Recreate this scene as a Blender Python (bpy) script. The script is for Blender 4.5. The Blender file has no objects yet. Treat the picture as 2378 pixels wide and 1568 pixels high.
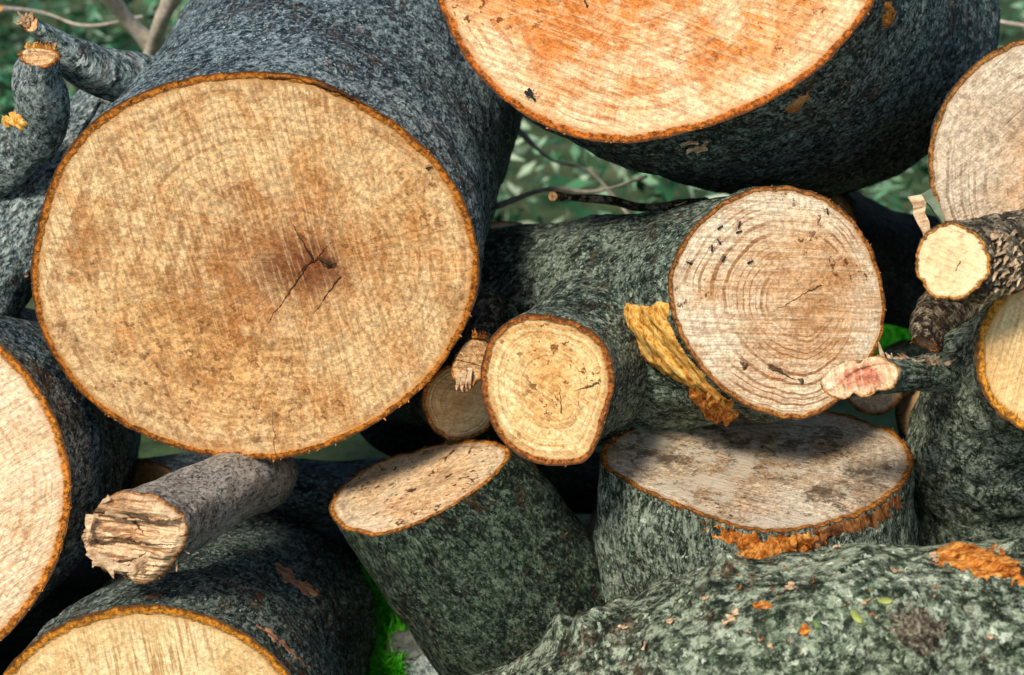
import bpy, math, random
import numpy as np
from mathutils import Vector, Matrix, noise
from mathutils.bvhtree import BVHTree
random.seed(7); rng=np.random.default_rng(7)
scene=bpy.context.scene
S=0.6; PHI=math.radians(22); CP=math.cos(PHI); SP=math.sin(PHI); H=0.70
def W(p):
    x,y,z=p[0]*S,p[1]*S,p[2]*S
    return Vector((x, y*CP+z*SP, -y*SP+z*CP+H))
def P(u,v,y):
    k=(4+y)/4
    return Vector(((u-1189)/1000*k, y, (784-v)/1000*k))
CAM=Vector((0,-4,0))
def ell(cu,cv,ru,rv,rot=0,n=28,jit=0.02):
    o=[]; ph=random.random()*9
    for i in range(n):
        t=2*math.pi*i/n
        k=1+jit*(math.sin(2*t+ph)+.7*math.sin(3*t+ph*2)+.4*math.sin(5*t+ph*3))
        x,y=ru*math.cos(t)*k, rv*math.sin(t)*k
        c,s=math.cos(rot),math.sin(rot)
        o.append((cu+x*c-y*s, cv+x*s+y*c))
    return o
# ---------------------------------------------------------------- nodes
class G:
    def __init__(s,name):
        s.m=bpy.data.materials.new(name); s.m.use_nodes=True
        s.t=s.m.node_tree; s.t.nodes.clear()
    def n(s,typ,ins=None,**kw):
        nd=s.t.nodes.new(typ)
        for k,v in kw.items(): setattr(nd,k,v)
        for k,v in (ins or {}).items(): s.put(nd.inputs[k],v)
        return nd
    def put(s,sock,v):
        if isinstance(v,bpy.types.NodeSocket): s.t.links.new(v,sock)
        else:
            if isinstance(v,tuple) and sock.type=='RGBA' and len(v)==3: v=(*v,1)
            sock.default_value=v
    def math(s,op,a,b=0.,c=0.,clamp=False):
        return s.n('ShaderNodeMath',{0:a,1:b,2:c},operation=op,use_clamp=clamp).outputs[0]
    def vm(s,op,a,b=(0,0,0),out=0,scale=None):
        nd=s.n('ShaderNodeVectorMath',{0:a,1:b},operation=op)
        if scale is not None: s.put(nd.inputs['Scale'],scale)
        return nd.outputs[out]
    def noise(s,vec,scale,detail=4.,rough=.55,dist=0.,col=False):
        nd=s.n('ShaderNodeTexNoise',{'Vector':vec,'Scale':scale,'Detail':detail,'Roughness':rough,'Distortion':dist})
        return nd.outputs[1 if col else 0]
    def noise1(s,w,detail=2.,rough=.6):
        return s.n('ShaderNodeTexNoise',{'W':w,'Scale':1.,'Detail':detail,'Roughness':rough},noise_dimensions='1D').outputs[0]
    def attr(s,name,out='Vector'):
        return s.n('ShaderNodeAttribute',attribute_name=name).outputs[out]
    def step(s,x,a,b,c=0.,d=1.):
        return s.n('ShaderNodeMapRange',{'Value':x,'From Min':a,'From Max':b,'To Min':c,'To Max':d},interpolation_type='SMOOTHSTEP').outputs[0]
    def mix(s,f,a,b,blend='MIX'):
        nd=s.n('ShaderNodeMix',data_type='RGBA',blend_type=blend)
        s.put(nd.inputs[0],f); s.put(nd.inputs[6],a); s.put(nd.inputs[7],b)
        return nd.outputs[2]
    def grey(s,v): return s.n('ShaderNodeCombineColor',{0:v,1:v,2:v}).outputs[0]
    def ramp(s,f,stops):
        nd=s.n('ShaderNodeValToRGB',{0:f}); cr=nd.color_ramp
        while len(cr.elements)<len(stops): cr.elements.new(.5)
        for e,(p,c) in zip(cr.elements,stops):
            e.position=p; e.color=(*c,1)
        return nd.outputs[0]
    def out(s,col,rough,bump=None,strength=1.,dist=.003,spec=.25):
        b=s.n('ShaderNodeBsdfPrincipled',{'Base Color':col,'Roughness':rough,'Specular IOR Level':spec})
        if bump is not None:
            bn=s.n('ShaderNodeBump',{'Height':bump,'Strength':strength,'Distance':dist})
            s.t.links.new(bn.outputs[0],b.inputs['Normal'])
        o=s.n('ShaderNodeOutputMaterial'); s.t.links.new(b.outputs[0],o.inputs[0])
        return s.m
def face_mat(name,light,mid,dark,heart,heart_r=.4,heart_s=.6,rings=22,ring_s=.35,saw=1.4,saw_s=.35,stain=.5,specks=.3,
             rim=(.42,.15,.03),rimw=.016,cracks=(),fuzz=.5,seed=0.,stain_sc=5.,warm=(.62,.22,.05),warm_s=.3,band=0.,band_r=.42,grime=0.,core=0.,core_r=.15,corec=(.20,.055,.018),pale=.4,hb=.4,radial=.22):
    g=G(name)
    v0=g.attr('fpos'); fr=g.attr('fr','Fac'); ed=g.attr('ed','Fac')
    v=g.vm('ADD',v0,(seed,seed*.7,seed*1.3))
    wv=g.vm('SUBTRACT',g.noise(v,5.,3.,.6,col=True),(.5,.5,.5))
    vw=g.vm('ADD',v,g.vm('SCALE',wv,scale=.06))
    vs=g.vm('ADD',v,g.vm('SCALE',wv,scale=.015))
    frw=g.math('ADD',fr,g.math('MULTIPLY',g.math('SUBTRACT',g.noise(v,3.2,3.,.5),.5),.22))
    ring=g.noise1(g.math('MULTIPLY',frw,float(rings)),2.,.8)
    ringm=g.step(ring,.48,.62)
    lo=g.noise(v,4.,2.)
    rpres=g.step(lo,.42,.58)
    rot=g.n('ShaderNodeVectorRotate',{'Vector':vs,'Angle':saw},rotation_type='Z_AXIS').outputs[0]
    blot=g.noise(vw,stain_sc,7.,.72)
    blotc=g.noise(vw,stain_sc*.5,6.,.62)
    lp=tuple(min(.95,a*1.04+.02) for a in light)
    col=g.mix(g.step(blotc,.42,.58),light,mid)
    col=g.mix(g.math('MULTIPLY',g.step(frw,.62,.98),pale),col,lp)
    wn=g.noise(g.vm('MULTIPLY',rot,(6.,9.,1.)),1.,7.,.74)
    col=g.mix(g.math('MULTIPLY',g.step(wn,.49,.59),warm_s),col,warm)
    hm=g.step(frw,heart_r*1.15,heart_r*.6)
    hm=g.math('MULTIPLY',hm,g.step(blot,.42,.54,hb,1.))
    col=g.mix(g.math('MULTIPLY',hm,heart_s),col,heart)
    col=g.mix(g.math('MULTIPLY',g.math('MULTIPLY',ringm,g.math('ADD',rpres,.3)),ring_s,clamp=True),col,dark)
    if band:
        bm=g.math('MULTIPLY',g.step(g.math('ABSOLUTE',g.math('SUBTRACT',frw,band_r)),.035,.0),g.step(lo,.40,.55))
        bm=g.math('MULTIPLY',bm,g.step(blot,.4,.55,.35,1.))
        col=g.mix(g.math('MULTIPLY',bm,band),col,dark)
    if core:
        cr_=g.math('ADD',fr,g.math('MULTIPLY',g.math('SUBTRACT',g.noise(v,9.,5.,.65),.5),.45))
        col=g.mix(g.math('MULTIPLY',g.step(cr_,core_r*1.4,core_r*.1),core),col,corec)
    if radial:
        nd=g.vm('NORMALIZE',v0)
        rv=g.vm('ADD',g.vm('SCALE',nd,scale=30.),g.vm('SCALE',v,scale=3.))
        rn_=g.noise(rv,1.,3.,.7)
        rs=g.math('MULTIPLY',g.step(fr,.06,.3),radial)
        col=g.mix(g.math('MULTIPLY',g.step(rn_,.51,.62),rs),col,dark)
        col=g.mix(g.math('MULTIPLY',g.step(rn_,.47,.37),rs),col,lp)
    col=g.mix(g.math('MULTIPLY',g.step(blot,.525,.61),stain,clamp=True),col,dark)
    sawn=g.noise(g.vm('MULTIPLY',rot,(7.,115.,1.)),1.,2.,.65)
    sawb=g.noise(g.vm('MULTIPLY',rot,(2.,26.,1.)),1.,2.,.6)
    sawm=g.math('MULTIPLY',g.step(sawn,.49,.62),g.step(blotc,.6,.42))
    col=g.mix(g.math('MULTIPLY',sawm,saw_s,clamp=True),col,dark)
    col=g.mix(g.math('MULTIPLY',g.step(sawn,.48,.36),saw_s*.7),col,tuple(min(.96,a*1.04+.03) for a in light))
    col=g.mix(g.math('MULTIPLY',g.step(sawb,.5,.66),saw_s*.2),col,mid)
    grain=g.noise(v,85.,4.,.82)
    gv=g.step(grain,.39,.61,1-fuzz*.62,1+fuzz*.42)
    col=g.mix(1.,col,g.grey(gv),'MULTIPLY')
    sp=g.noise(v,38.,3.,.7)
    spm=g.math('MULTIPLY',g.step(sp,.585,.63),g.step(blotc,.46,.56))
    col=g.mix(g.math('MULTIPLY',spm,specks,clamp=True),col,(dark[0]*.35,dark[1]*.3,dark[2]*.3))
    if grime:
        gn=g.noise(g.vm('ADD',vw,(3.,8.,1.)),9.,8.,.8)
        gn2=g.noise(g.vm('ADD',vw,(9.,2.,1.)),5.,7.,.78)
        col=g.mix(g.math('MULTIPLY',g.step(gn2,.48,.57),grime),col,(.64,.55,.41))
        col=g.mix(g.math('MULTIPLY',g.step(gn,.52,.58),grime),col,(.07,.045,.025))
    edw=g.math('ADD',ed,g.math('MULTIPLY',g.math('SUBTRACT',g.noise(v,20.,6.,.75),.5),rimw*1.7))
    col=g.mix(g.step(edw,rimw*2.2,rimw*.95,0.,.8),col,tuple(.5*(a+b) for a,b in zip(rim,mid)))
    rn=g.step(grain,.38,.62,.35,1.6)
    rimc=g.mix(1.,rim,g.grey(rn),'MULTIPLY')
    col=g.mix(g.step(edw,rimw*1.1,rimw*.9),col,rimc)
    col=g.mix(g.step(edw,rimw*.5,rimw*.15,0.,.85),col,(.06,.03,.015))
    hgt=g.math('ADD',g.math('MULTIPLY',sawn,.6),g.math('MULTIPLY',grain,.9*fuzz+.15))
    hgt=g.math('ADD',hgt,g.math('MULTIPLY',blot,1.))
    ck=None
    if cracks:
        vj=g.vm('MULTIPLY',g.vm('ADD',v0,g.vm('SCALE',g.vm('SUBTRACT',g.noise(v,18.,5.,.7,col=True),(.5,.5,.5)),scale=.03)),(1,1,0))
    for (ax,ay,bx,by,w) in cracks:
        a=(ax,ay,0.); d=(bx-ax,by-ay,0.); L2=d[0]**2+d[1]**2+1e-9
        pa=g.vm('SUBTRACT',vj,a)
        h=g.math('DIVIDE',g.vm('DOT_PRODUCT',pa,d,out=1),L2,clamp=True)
        nd=g.n('ShaderNodeVectorMath',{0:d},operation='SCALE'); g.put(nd.inputs['Scale'],h)
        dist=g.vm('LENGTH',g.vm('SUBTRACT',pa,nd.outputs[0]),out=1)
        ww=g.math('MULTIPLY',g.math('SUBTRACT',1.05,h),w)
        m=g.math('MULTIPLY',g.math('SUBTRACT',1.,g.math('DIVIDE',dist,ww),clamp=True),1.5,clamp=True)
        ck=m if ck is None else g.math('MAXIMUM',ck,m)
    if ck is not None:
        col=g.mix(g.math('MULTIPLY',ck,.85),col,(.055,.02,.008))
        hgt=g.math('SUBTRACT',hgt,g.math('MULTIPLY',ck,2.))
    hgt=g.math('SUBTRACT',hgt,g.step(edw,rimw*1.25,rimw*.9,0.,.7))
    return g.out(col,.75,hgt,1.,.0035,spec=.15)
def bark_mat(name,dark=(.012,.017,.018),mid=(.10,.125,.115),light=(.42,.46,.43),accent=(.16,.07,.03),acc=.4,scale=1.,bright=0.,fiss=.5,lich=.5,moss=(.05,.09,.05),moss_s=.3,seed=0.,bd=.008,fleck=.9):
    g=G(name)
    v=g.vm('ADD',g.attr('bc'),(seed,seed,seed))
    vs=g.vm('MULTIPLY',v,(1.,1.,.55))
    n1=g.noise(vs,42.*scale,6.,.84,.2)
    n2=g.noise(v,4.5,6.,.72)
    n3=g.noise(vs,110.*scale,3.,.8)
    f=g.math('ADD',g.math('MULTIPLY',n1,.55),g.math('MULTIPLY',n3,.45))
    f=g.math('ADD',f,g.math('MULTIPLY',g.math('SUBTRACT',n2,.5),.22))
    f=g.math('ADD',f,bright)
    col=g.ramp(f,[(.44,dark),(.488,mid),(.535,tuple(.62*a+.38*b for a,b in zip(mid,light))),(.58,light)])
    mm=g.math('MULTIPLY',g.step(n2,.48,.60),moss_s)
    col=g.mix(mm,col,moss)
    ln=g.math('ADD',g.noise(v,40.,5.,.82),g.math('MULTIPLY',g.math('SUBTRACT',n2,.5),.25))
    col=g.mix(g.math('MULTIPLY',g.step(ln,.555,.60),lich),col,light)
    vj=g.vm('ADD',v,g.vm('SCALE',g.vm('SUBTRACT',g.noise(v,30.,4.,.7,col=True),(.5,.5,.5)),scale=.05))
    vo=g.n('ShaderNodeTexVoronoi',{'Vector':g.vm('MULTIPLY',vj,(1.,1.,.45)),'Scale':60.*scale},feature='DISTANCE_TO_EDGE').outputs[0]
    fm=g.math('MULTIPLY',g.step(vo,.16,.02),g.step(n1,.6,.44))
    col=g.mix(g.math('MULTIPLY',fm,fiss),col,dark)
    vf2=g.n('ShaderNodeTexVoronoi',{'Vector':g.vm('MULTIPLY',vj,(1.,1.,.7)),'Scale':100.*scale},feature='F1')
    cellr=g.n('ShaderNodeSeparateColor',{0:vf2.outputs['Color']}).outputs[0]
    fl=g.math('MULTIPLY',g.step(vf2.outputs['Distance'],.45,.25),g.math('GREATER_THAN',g.math('ADD',cellr,g.math('MULTIPLY',g.math('SUBTRACT',n2,.5),1.2)),.80))
    col=g.mix(g.math('MULTIPLY',fl,fleck),col,tuple(min(.85,a*1.35) for a in light))
    dk=g.math('MULTIPLY',g.step(vf2.outputs['Distance'],.55,.25),g.math('LESS_THAN',cellr,.22))
    col=g.mix(g.math('MULTIPLY',dk,.85),col,dark)
    am=g.math('MULTIPLY',g.math('MULTIPLY',g.step(g.noise(v,22.,6.,.8),.54,.58),g.step(n2,.52,.44)),acc,clamp=True)
    col=g.mix(am,col,accent)
    h=g.math('ADD',g.math('MULTIPLY',n1,1.3),g.math('MULTIPLY',n3,.7))
    h=g.math('SUBTRACT',h,g.math('MULTIPLY',fm,.35*fiss))
    h=g.math('ADD',h,g.math('SUBTRACT',g.math('MULTIPLY',fl,.15),g.math('MULTIPLY',dk,.25)))
    return g.out(col,.85,h,1.,bd,spec=.2)
def fibre_mat(name,c1,c2,c3,ang=0.,seed=0.,stretch=(6.,70.,6.),bd=.006):
    g=G(name); v=g.n('ShaderNodeTexCoord').outputs['Object']
    v=g.n('ShaderNodeVectorRotate',{'Vector':v,'Angle':ang},rotation_type='Y_AXIS').outputs[0]
    v=g.vm('ADD',v,(seed,seed,seed))
    a=g.noise(g.vm('MULTIPLY',v,stretch),3.,5.,.7,.4); b=g.noise(v,90.,4.,.7)
    f=g.math('ADD',g.math('MULTIPLY',a,.65),g.math('MULTIPLY',b,.35))
    col=g.ramp(f,[(.38,c1),(.48,c2),(.58,c3)])
    return g.out(col,.8,f,1.,bd,spec=.15)
def plain_mat(name,col,rough=.6,var=.3,sc=60.):
    g=G(name); v=g.n('ShaderNodeTexCoord').outputs['Object']
    n=g.step(g.noise(v,sc,4.,.6),.3,.7,1-var,1+var)
    return g.out(g.mix(1.,col,g.grey(n),'MULTIPLY'),rough,n,.4,.002)
# ---------------------------------------------------------------- mesh making
def mk(name,verts,faces,mats,base,parent=None,attrs=None,midx=None,smooth=True):
    bw=W(base)
    me=bpy.data.meshes.new(name)
    vw=[W(v)-bw for v in verts]
    me.from_pydata(vw,[],faces)
    for m in mats: me.materials.append(m)
    if midx is not None: me.polygons.foreach_set('material_index',midx)
    me.polygons.foreach_set('use_smooth',[smooth]*len(me.polygons))
    for k,(tp,dat) in (attrs or {}).items():
        a=me.attributes.new(k,tp,'POINT')
        a.data.foreach_set('vector' if tp=='FLOAT_VECTOR' else 'value',np.asarray(dat,dtype=np.float32).ravel())
    me.update()
    ob=bpy.data.objects.new(name,me); scene.collection.objects.link(ob)
    if parent is None: ob.location=bw
    else: ob.parent=parent
    return ob
def empty(name,base,label,cat,group=None):
    e=bpy.data.objects.new(name,None); e.empty_display_size=.05
    scene.collection.objects.link(e); e.location=W(base)
    e["label"]=label; e["category"]=cat
    if group: e["group"]=group
    return e
def catmull(pts,m=40):
    pts=[np.array(p,float) for p in pts]
    ext=[2*pts[0]-pts[1]]+pts+[2*pts[-1]-pts[-2]]
    out=[]
    for i in range(1,len(ext)-2):
        p0,p1,p2,p3=ext[i-1:i+3]
        for k in range(m):
            t=k/m
            out.append(.5*((2*p1)+(-p0+p2)*t+(2*p0-5*p1+4*p2-p3)*t*t+(-p0+3*p1-3*p2+p3)*t**3))
    out.append(pts[-1]); return np.array(out)
RIMFIB=plain_mat('frayed_inner_bark',(.42,.16,.035),.9,.5,80)
ENDW=plain_mat('sawn_end_wood',(.5,.33,.17),.8,.3,40)
BVH={}
def fnoise(p,o=4): return noise.fractal(p,.9,2.1,o)
cnt=[0]
def tube(outline,path,nth=220,ds=.014,n0=None,amp=.012,fine=.002,blend=.5,pith=None,bark=None,face=None,cracks=(),
         base=None,parent=None,bumps=(),fringe=1.,facedisp=.003,barkname='bark',facename='cut_face',barklabel=None,facelabel=None,jag=.004,key=None,hasface=True,facechild=None,planks=0.,tr=.25,ridge=0.):
    cnt[0]+=1; seed=cnt[0]*3.17
    C3=[P(*p[:3]) for p in path]
    C=np.array(C3[0])
    if n0 is None: n0=np.array(C3[1])-C
    n0=np.array(n0,float); n0/=np.linalg.norm(n0)
    def proj(u,v):
        d=np.array(P(u,v,0))-np.array(CAM); k=n0.dot(C-np.array(CAM))/n0.dot(d)
        return np.array(CAM)+d*k
    e1=np.array([1.,0,0])
    if abs(n0[0])>.9: e1=np.array([0,0,1.])
    e1=e1-e1.dot(n0)*n0; e1/=np.linalg.norm(e1); e2=np.cross(e1,n0)
    pts=np.array([proj(u,v)-C for u,v in outline]); a=np.arctan2(pts@e2,pts@e1); r=np.hypot(pts@e1,pts@e2)
    o=np.argsort(a); a=a[o]; r=r[o]
    th=np.linspace(-math.pi,math.pi,nth,endpoint=False)
    r0=np.interp(th,np.r_[a-2*math.pi,a,a+2*math.pi],np.r_[r,r,r])
    k=max(1,nth//70); ker=np.hanning(2*k+3); ker/=ker.sum()
    r0=np.convolve(np.r_[r0[-k-1:],r0,r0[:k+1]],ker,'valid')[:nth]
    rm=r0.mean()
    rads=[rm]+[p[3] for p in path[1:]]
    cc=catmull([(*c,q) for c,q in zip(C3,rads)])
    seg=np.linalg.norm(np.diff(cc[:,:3],axis=0),axis=1); arc=np.concatenate([[0],np.cumsum(seg)])
    L=arc[-1]; ns=max(6,int(L/ds))
    tt=np.linspace(0,1,ns+1); ss=L*(tt*.75+.25*tt**2)
    cen=np.stack([np.interp(ss,arc,cc[:,k]) for k in range(4)],1)
    tan=np.gradient(cen[:,:3],ss,axis=0); tan/=np.linalg.norm(tan,axis=1)[:,None]
    V=[];BC=[];R0=[]
    pe1=e1
    for i in range(ns+1):
        s=ss[i]; b=min(1,s/max(tr*L,.05)); b=b*b*(3-2*b)
        n=n0*(1-b)+tan[i]*b; n/=np.linalg.norm(n)
        f1=pe1-pe1.dot(n)*n; f1/=np.linalg.norm(f1); f2=np.cross(f1,n); pe1=f1
        r_=(r0*(1-b*blend)+rm*b*blend); sc=cen[i,3]/rm
        for j in range(nth):
            ct,st=math.cos(th[j]),math.sin(th[j])
            bc=Vector((ct*rm,st*rm,s))
            q=bc+Vector((seed,seed,0))
            d=amp*min(1,s/.06)*noise.fractal(q*5,.9,2.1,3)+fine*noise.fractal(Vector((q.x*34,q.y*34,q.z*17)),.8,2.2,4)
            if ridge: d+=ridge*(.5-abs(noise.noise(Vector((q.x*16,q.y*16,q.z*6))))*2)+ridge*.6*(.5-abs(noise.noise(Vector((q.x*40,q.y*40,q.z*18))))*2)
            R=r_[j]*sc+d
            p=cen[i,:3]+f1*(ct*R)+f2*(st*R)
            if i==0:
                R0.append(p.copy())
                if jag: p=p+n0*jag*noise.fractal(q*30,.7,2.2,3)
            for (bu,bv,by,br,bh) in bumps:
                bp=np.array(P(bu,bv,by)); dd=np.linalg.norm(p-bp)/br
                if dd<2.5: p=p+(f1*ct+f2*st)*bh*math.exp(-dd*dd*1.5)*(1+.5*noise.noise(q*25))
            V.append(p); BC.append(bc)
    F=[];MI=[]
    for i in range(ns):
        for j in range(nth):
            j2=(j+1)%nth
            F.append((i*nth+j,i*nth+j2,(i+1)*nth+j2,(i+1)*nth+j)); MI.append(0)
    V.append(cen[-1,:3]+tan[-1]*.01); BC.append(Vector((0,0,L))); c=len(V)-1
    for j in range(nth): F.append((ns*nth+j,ns*nth+(j+1)%nth,c)); MI.append(2)
    nf=int(fringe*rm*420)
    for _ in range(nf):
        j=random.randrange(nth)
        if noise.noise(Vector((j*.15,seed,0)))<-.1: continue
        p=np.array(V[j]); rd=p-C; rd/=np.linalg.norm(rd)
        tn=np.cross(rd,n0)
        l=random.uniform(.003,.011)*random.uniform(.6,1.2); w=random.uniform(.001,.003)
        p=p-rd*random.uniform(0,.012)+n0*(-.001)
        dr=rd*random.uniform(-.2,.7)-n0*random.uniform(.2,.9)+tn*random.uniform(-1.4,1.4)
        dr/=np.linalg.norm(dr)
        k0=len(V)
        V+= [p-tn*w,p+tn*w,p+dr*l*.6+tn*w*.5+rd*w, p+dr*l]
        BC+=[Vector((0,0,0))]*4
        F+= [(k0,k0+1,k0+2),(k0,k0+2,k0+3)]; MI+=[1,1]
    bo=mk(barkname,V,F,[bark,RIMFIB,ENDW],base,parent,{'bc':('FLOAT_VECTOR',[tuple(b) for b in BC])},MI)
    if barklabel: bo["label"]=barklabel
    if key: BVH[key]=BVHTree.FromPolygons([Vector(v) for v in V],[f for f in F[:ns*nth]])
    if hasface:
        pc=proj(*pith) if pith else C
        fine_r=list(np.linspace(0,.9,34))+list(np.linspace(.915,1,10))
        FV=[pc];FP=[(0,0,0)];FR=[0.];ED=[.1]
        def loc(p): q=p-pc; return (q@e1,q@e2,0.)
        for f in fine_r[1:]:
            for j in range(nth):
                q=pc+(R0[j]-pc)*f
                l=loc(q)
                dd=facedisp*fnoise(Vector((l[0]*9+seed,l[1]*9,0)),5)
                if planks:
                    w=l[1]*30+1.2*noise.noise(Vector((l[0]*6,l[1]*9,seed)))
                    dd+=planks*(noise.cell(Vector((math.floor(w),seed,0)))-.5)+planks*.8*noise.noise(Vector((l[0]*8,l[1]*8,seed)))+planks*.5*noise.fractal(Vector((l[0]*10,l[1]*90,seed)),.8,2,3)
                q=q+n0*dd*min(1,(1-f)*8)+(np.array(V[j])-R0[j])*f**14
                FV.append(q);FP.append(l);FR.append(f);ED.append((1-f)*np.linalg.norm(R0[j]-pc))
        FF=[(0,1+(j+1)%nth,1+j) for j in range(nth)]
        for i in range(len(fine_r)-2):
            for j in range(nth):
                j2=(j+1)%nth
                FF.append((1+i*nth+j,1+i*nth+j2,1+(i+1)*nth+j2,1+(i+1)*nth+j))
        ck=[]
        for (u1,v1,u2,v2,w) in cracks:
            A=loc(proj(u1,v1));B=loc(proj(u2,v2)); ck.append((A[0],A[1],B[0],B[1],w))
        fm=face_mat(facename+'_wood',cracks=ck,seed=seed,**(face or {}))
        fo=mk(facename,FV,FF,[fm],base,bo if facechild else parent,{'fpos':('FLOAT_VECTOR',FP),'fr':('FLOAT',FR),'ed':('FLOAT',ED)},smooth=not planks)
        if facelabel: fo["label"]=facelabel
        BVH[(key or 'x')+'_f']=BVHTree.FromPolygons([Vector(v) for v in FV],FF)
    return bo
def log(label,outline,path,cat='log',group='logs in the pile',name='log',**kw):
    b=P(*path[0][:3]); e=empty(name,b,label,cat,group)
    tube(outline,path,base=b,parent=e,**kw)
    return e,b
def hit(key,u,v):
    d=(P(u,v,0)-CAM).normalized()
    h=BVH[key].ray_cast(CAM,d)
    return (h[0],h[1] if h[1].dot(d)<0 else -h[1]) if h[0] else (None,None)
def inside(poly,x,y):
    c=False;n=len(poly)
    for i in range(n):
        x1,y1=poly[i];x2,y2=poly[(i+1)%n]
        if (y1>y)!=(y2>y) and x<(x2-x1)*(y-y1)/(y2-y1)+x1: c=not c
    return c
def edged(poly,x,y):
    m=1e9;n=len(poly)
    for i in range(n):
        x1,y1=poly[i];x2,y2=poly[(i+1)%n]
        dx,dy=x2-x1,y2-y1; t=max(0,min(1,((x-x1)*dx+(y-y1)*dy)/(dx*dx+dy*dy+1e-9)))
        m=min(m,math.hypot(x-x1-t*dx,y-y1-t*dy))
    return m
def patch(name,key,poly,mat,parent,base,h=.012,step=4,rough=.006,fdir=(.7,.7),label=None,jit=7,soft=14.,ns=1.):
    us=[p[0] for p in poly];vs=[p[1] for p in poly]
    V=[];idx={};F=[]
    nu=int((max(us)-min(us))/step)+2; nv=int((max(vs)-min(vs))/step)+2
    for i in range(-1,nu+1):
        for j in range(-1,nv+1):
            u=min(us)+i*step;v=min(vs)+j*step
            ju=u+jit*noise.fractal(Vector((u*.05,v*.05,1)),.8,2.2,3);jv=v+jit*noise.fractal(Vector((u*.05,v*.05,9)),.8,2.2,3)
            if not inside(poly,ju,jv): continue
            p,n=hit(key,u,v)
            if p is None: continue
            ee=edged(poly,ju,jv); e=min(1,ee/soft)
            al=u*fdir[0]+v*fdir[1]; ac=-u*fdir[1]+v*fdir[0]
            d=h*e+rough*e*noise.fractal(Vector((al*.01,ac*.09*ns,3)),.7,2.2,4)
            d=max(d,.0012)-(.003 if ee<step*1.2 else 0)
            idx[(i,j)]=len(V); V.append(p+n*d)
    seen=set();best=[]
    for s0 in idx:
        if s0 in seen: continue
        st=[s0];seen.add(s0);comp=[]
        while st:
            c=st.pop();comp.append(c)
            for d_ in ((1,0),(-1,0),(0,1),(0,-1)):
                t=(c[0]+d_[0],c[1]+d_[1])
                if t in idx and t not in seen: seen.add(t);st.append(t)
        if len(comp)>len(best): best=comp
    keep=set(best)
    for (i,j) in keep:
        k4=((i,j),(i+1,j),(i+1,j+1),(i,j+1))
        if all(t in keep for t in k4): F.append([idx[t] for t in k4])
    if not F: return None
    used=sorted({a for f in F for a in f}); mp={a:b for b,a in enumerate(used)}
    V=[V[a] for a in used]; F=[[mp[a] for a in f] for f in F]
    o=mk(name,V,F,[mat],base,parent)
    if label:o["label"]=label
    return o
def shards(name,items,mat,base,parent,label=None):
    V=[];F=[]
    for (p,q,w,t) in items:
        p=np.array(p);q=np.array(q);d=q-p;d/=np.linalg.norm(d)+1e-9
        s=np.cross(d,[0,1,0]); s/=np.linalg.norm(s)+1e-9; u=np.cross(s,d)
        L=np.linalg.norm(q-p); n=5;k0=len(V)
        for i in range(n+1):
            f=i/n; c=p+d*L*f+s*random.uniform(-1,1)*w*.25+u*random.uniform(-1,1)*w*.2
            ww=w*(1-f**2*.85)*random.uniform(.75,1.15)
            for a,b in ((-1,-.4),(1,-.6),(.7,.7),(-.8,.5)): V.append(c+s*a*ww+u*b*t)
        for i in range(n):
            for k in range(4):
                F.append((k0+i*4+k,k0+i*4+(k+1)%4,k0+i*4+4+(k+1)%4,k0+i*4+4+k))
        F.append((k0,k0+1,k0+2,k0+3)); F.append((k0+n*4,k0+n*4+1,k0+n*4+2,k0+n*4+3))
    return mk(name,V,F,[mat],base,parent,smooth=False)
# ---------------------------------------------------------------- bark materials
BA=bark_mat('blue_grey_bark',dark=(.005,.013,.018),mid=(.075,.122,.132),light=(.50,.59,.58),acc=.6,moss_s=.15,fiss=.6,bright=.005,seed=1,moss=(.04,.10,.10))
BR=bark_mat('grey_green_branch_bark',dark=(.012,.022,.022),mid=(.12,.165,.155),light=(.52,.58,.53),acc=.3,moss_s=.1,fiss=.3,bright=.008,scale=1.2,seed=41,bd=.004,fleck=.6)
BB=bark_mat('dark_teal_bark',dark=(.004,.011,.012),mid=(.055,.092,.086),light=(.43,.52,.47),acc=.6,moss_s=.2,seed=5)
BCm=bark_mat('green_grey_bark',dark=(.007,.014,.010),mid=(.080,.122,.084),light=(.50,.58,.44),acc=.4,moss_s=.25,bright=.005,seed=9)
BE=bark_mat('lichen_green_bark',dark=(.012,.021,.012),mid=(.13,.18,.115),light=(.58,.65,.48),acc=.35,moss_s=.25,bright=.014,scale=.9,fiss=.8,seed=12,bd=.010)
BF=bark_mat('dim_green_bark',dark=(.003,.007,.004),mid=(.026,.046,.026),light=(.20,.26,.17),acc=.35,moss_s=.35,seed=15,fleck=.6,moss=(.03,.06,.025))
BG=bark_mat('damp_green_bark',dark=(.006,.013,.011),mid=(.062,.10,.082),light=(.44,.52,.43),acc=.7,accent=(.2,.08,.03),moss_s=.2,seed=18)
BQ=bark_mat('mossy_bark',dark=(.010,.017,.009),mid=(.13,.17,.105),light=(.56,.62,.44),acc=.6,moss=(.08,.14,.05),moss_s=.35,scale=.8,fiss=.8,bright=.012,seed=22,bd=.012)
BI=bark_mat('smooth_grey_bark',dark=(.05,.05,.042),mid=(.27,.26,.225),light=(.60,.57,.50),acc=.25,moss_s=.0,bright=.02,scale=1.2,fiss=.2,seed=25,bd=.005,fleck=.4)
BK=bark_mat('painted_shade_bark',dark=(.003,.005,.005),mid=(.012,.018,.018),light=(.06,.075,.075),acc=.2,seed=30)  # near-black tones put the shade between logs into the bark colour
BM=bark_mat('flaky_pale_bark',dark=(.02,.014,.008),mid=(.18,.14,.08),light=(.58,.48,.32),acc=.3,moss_s=.1,scale=.7,fiss=.9,seed=33)
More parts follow.
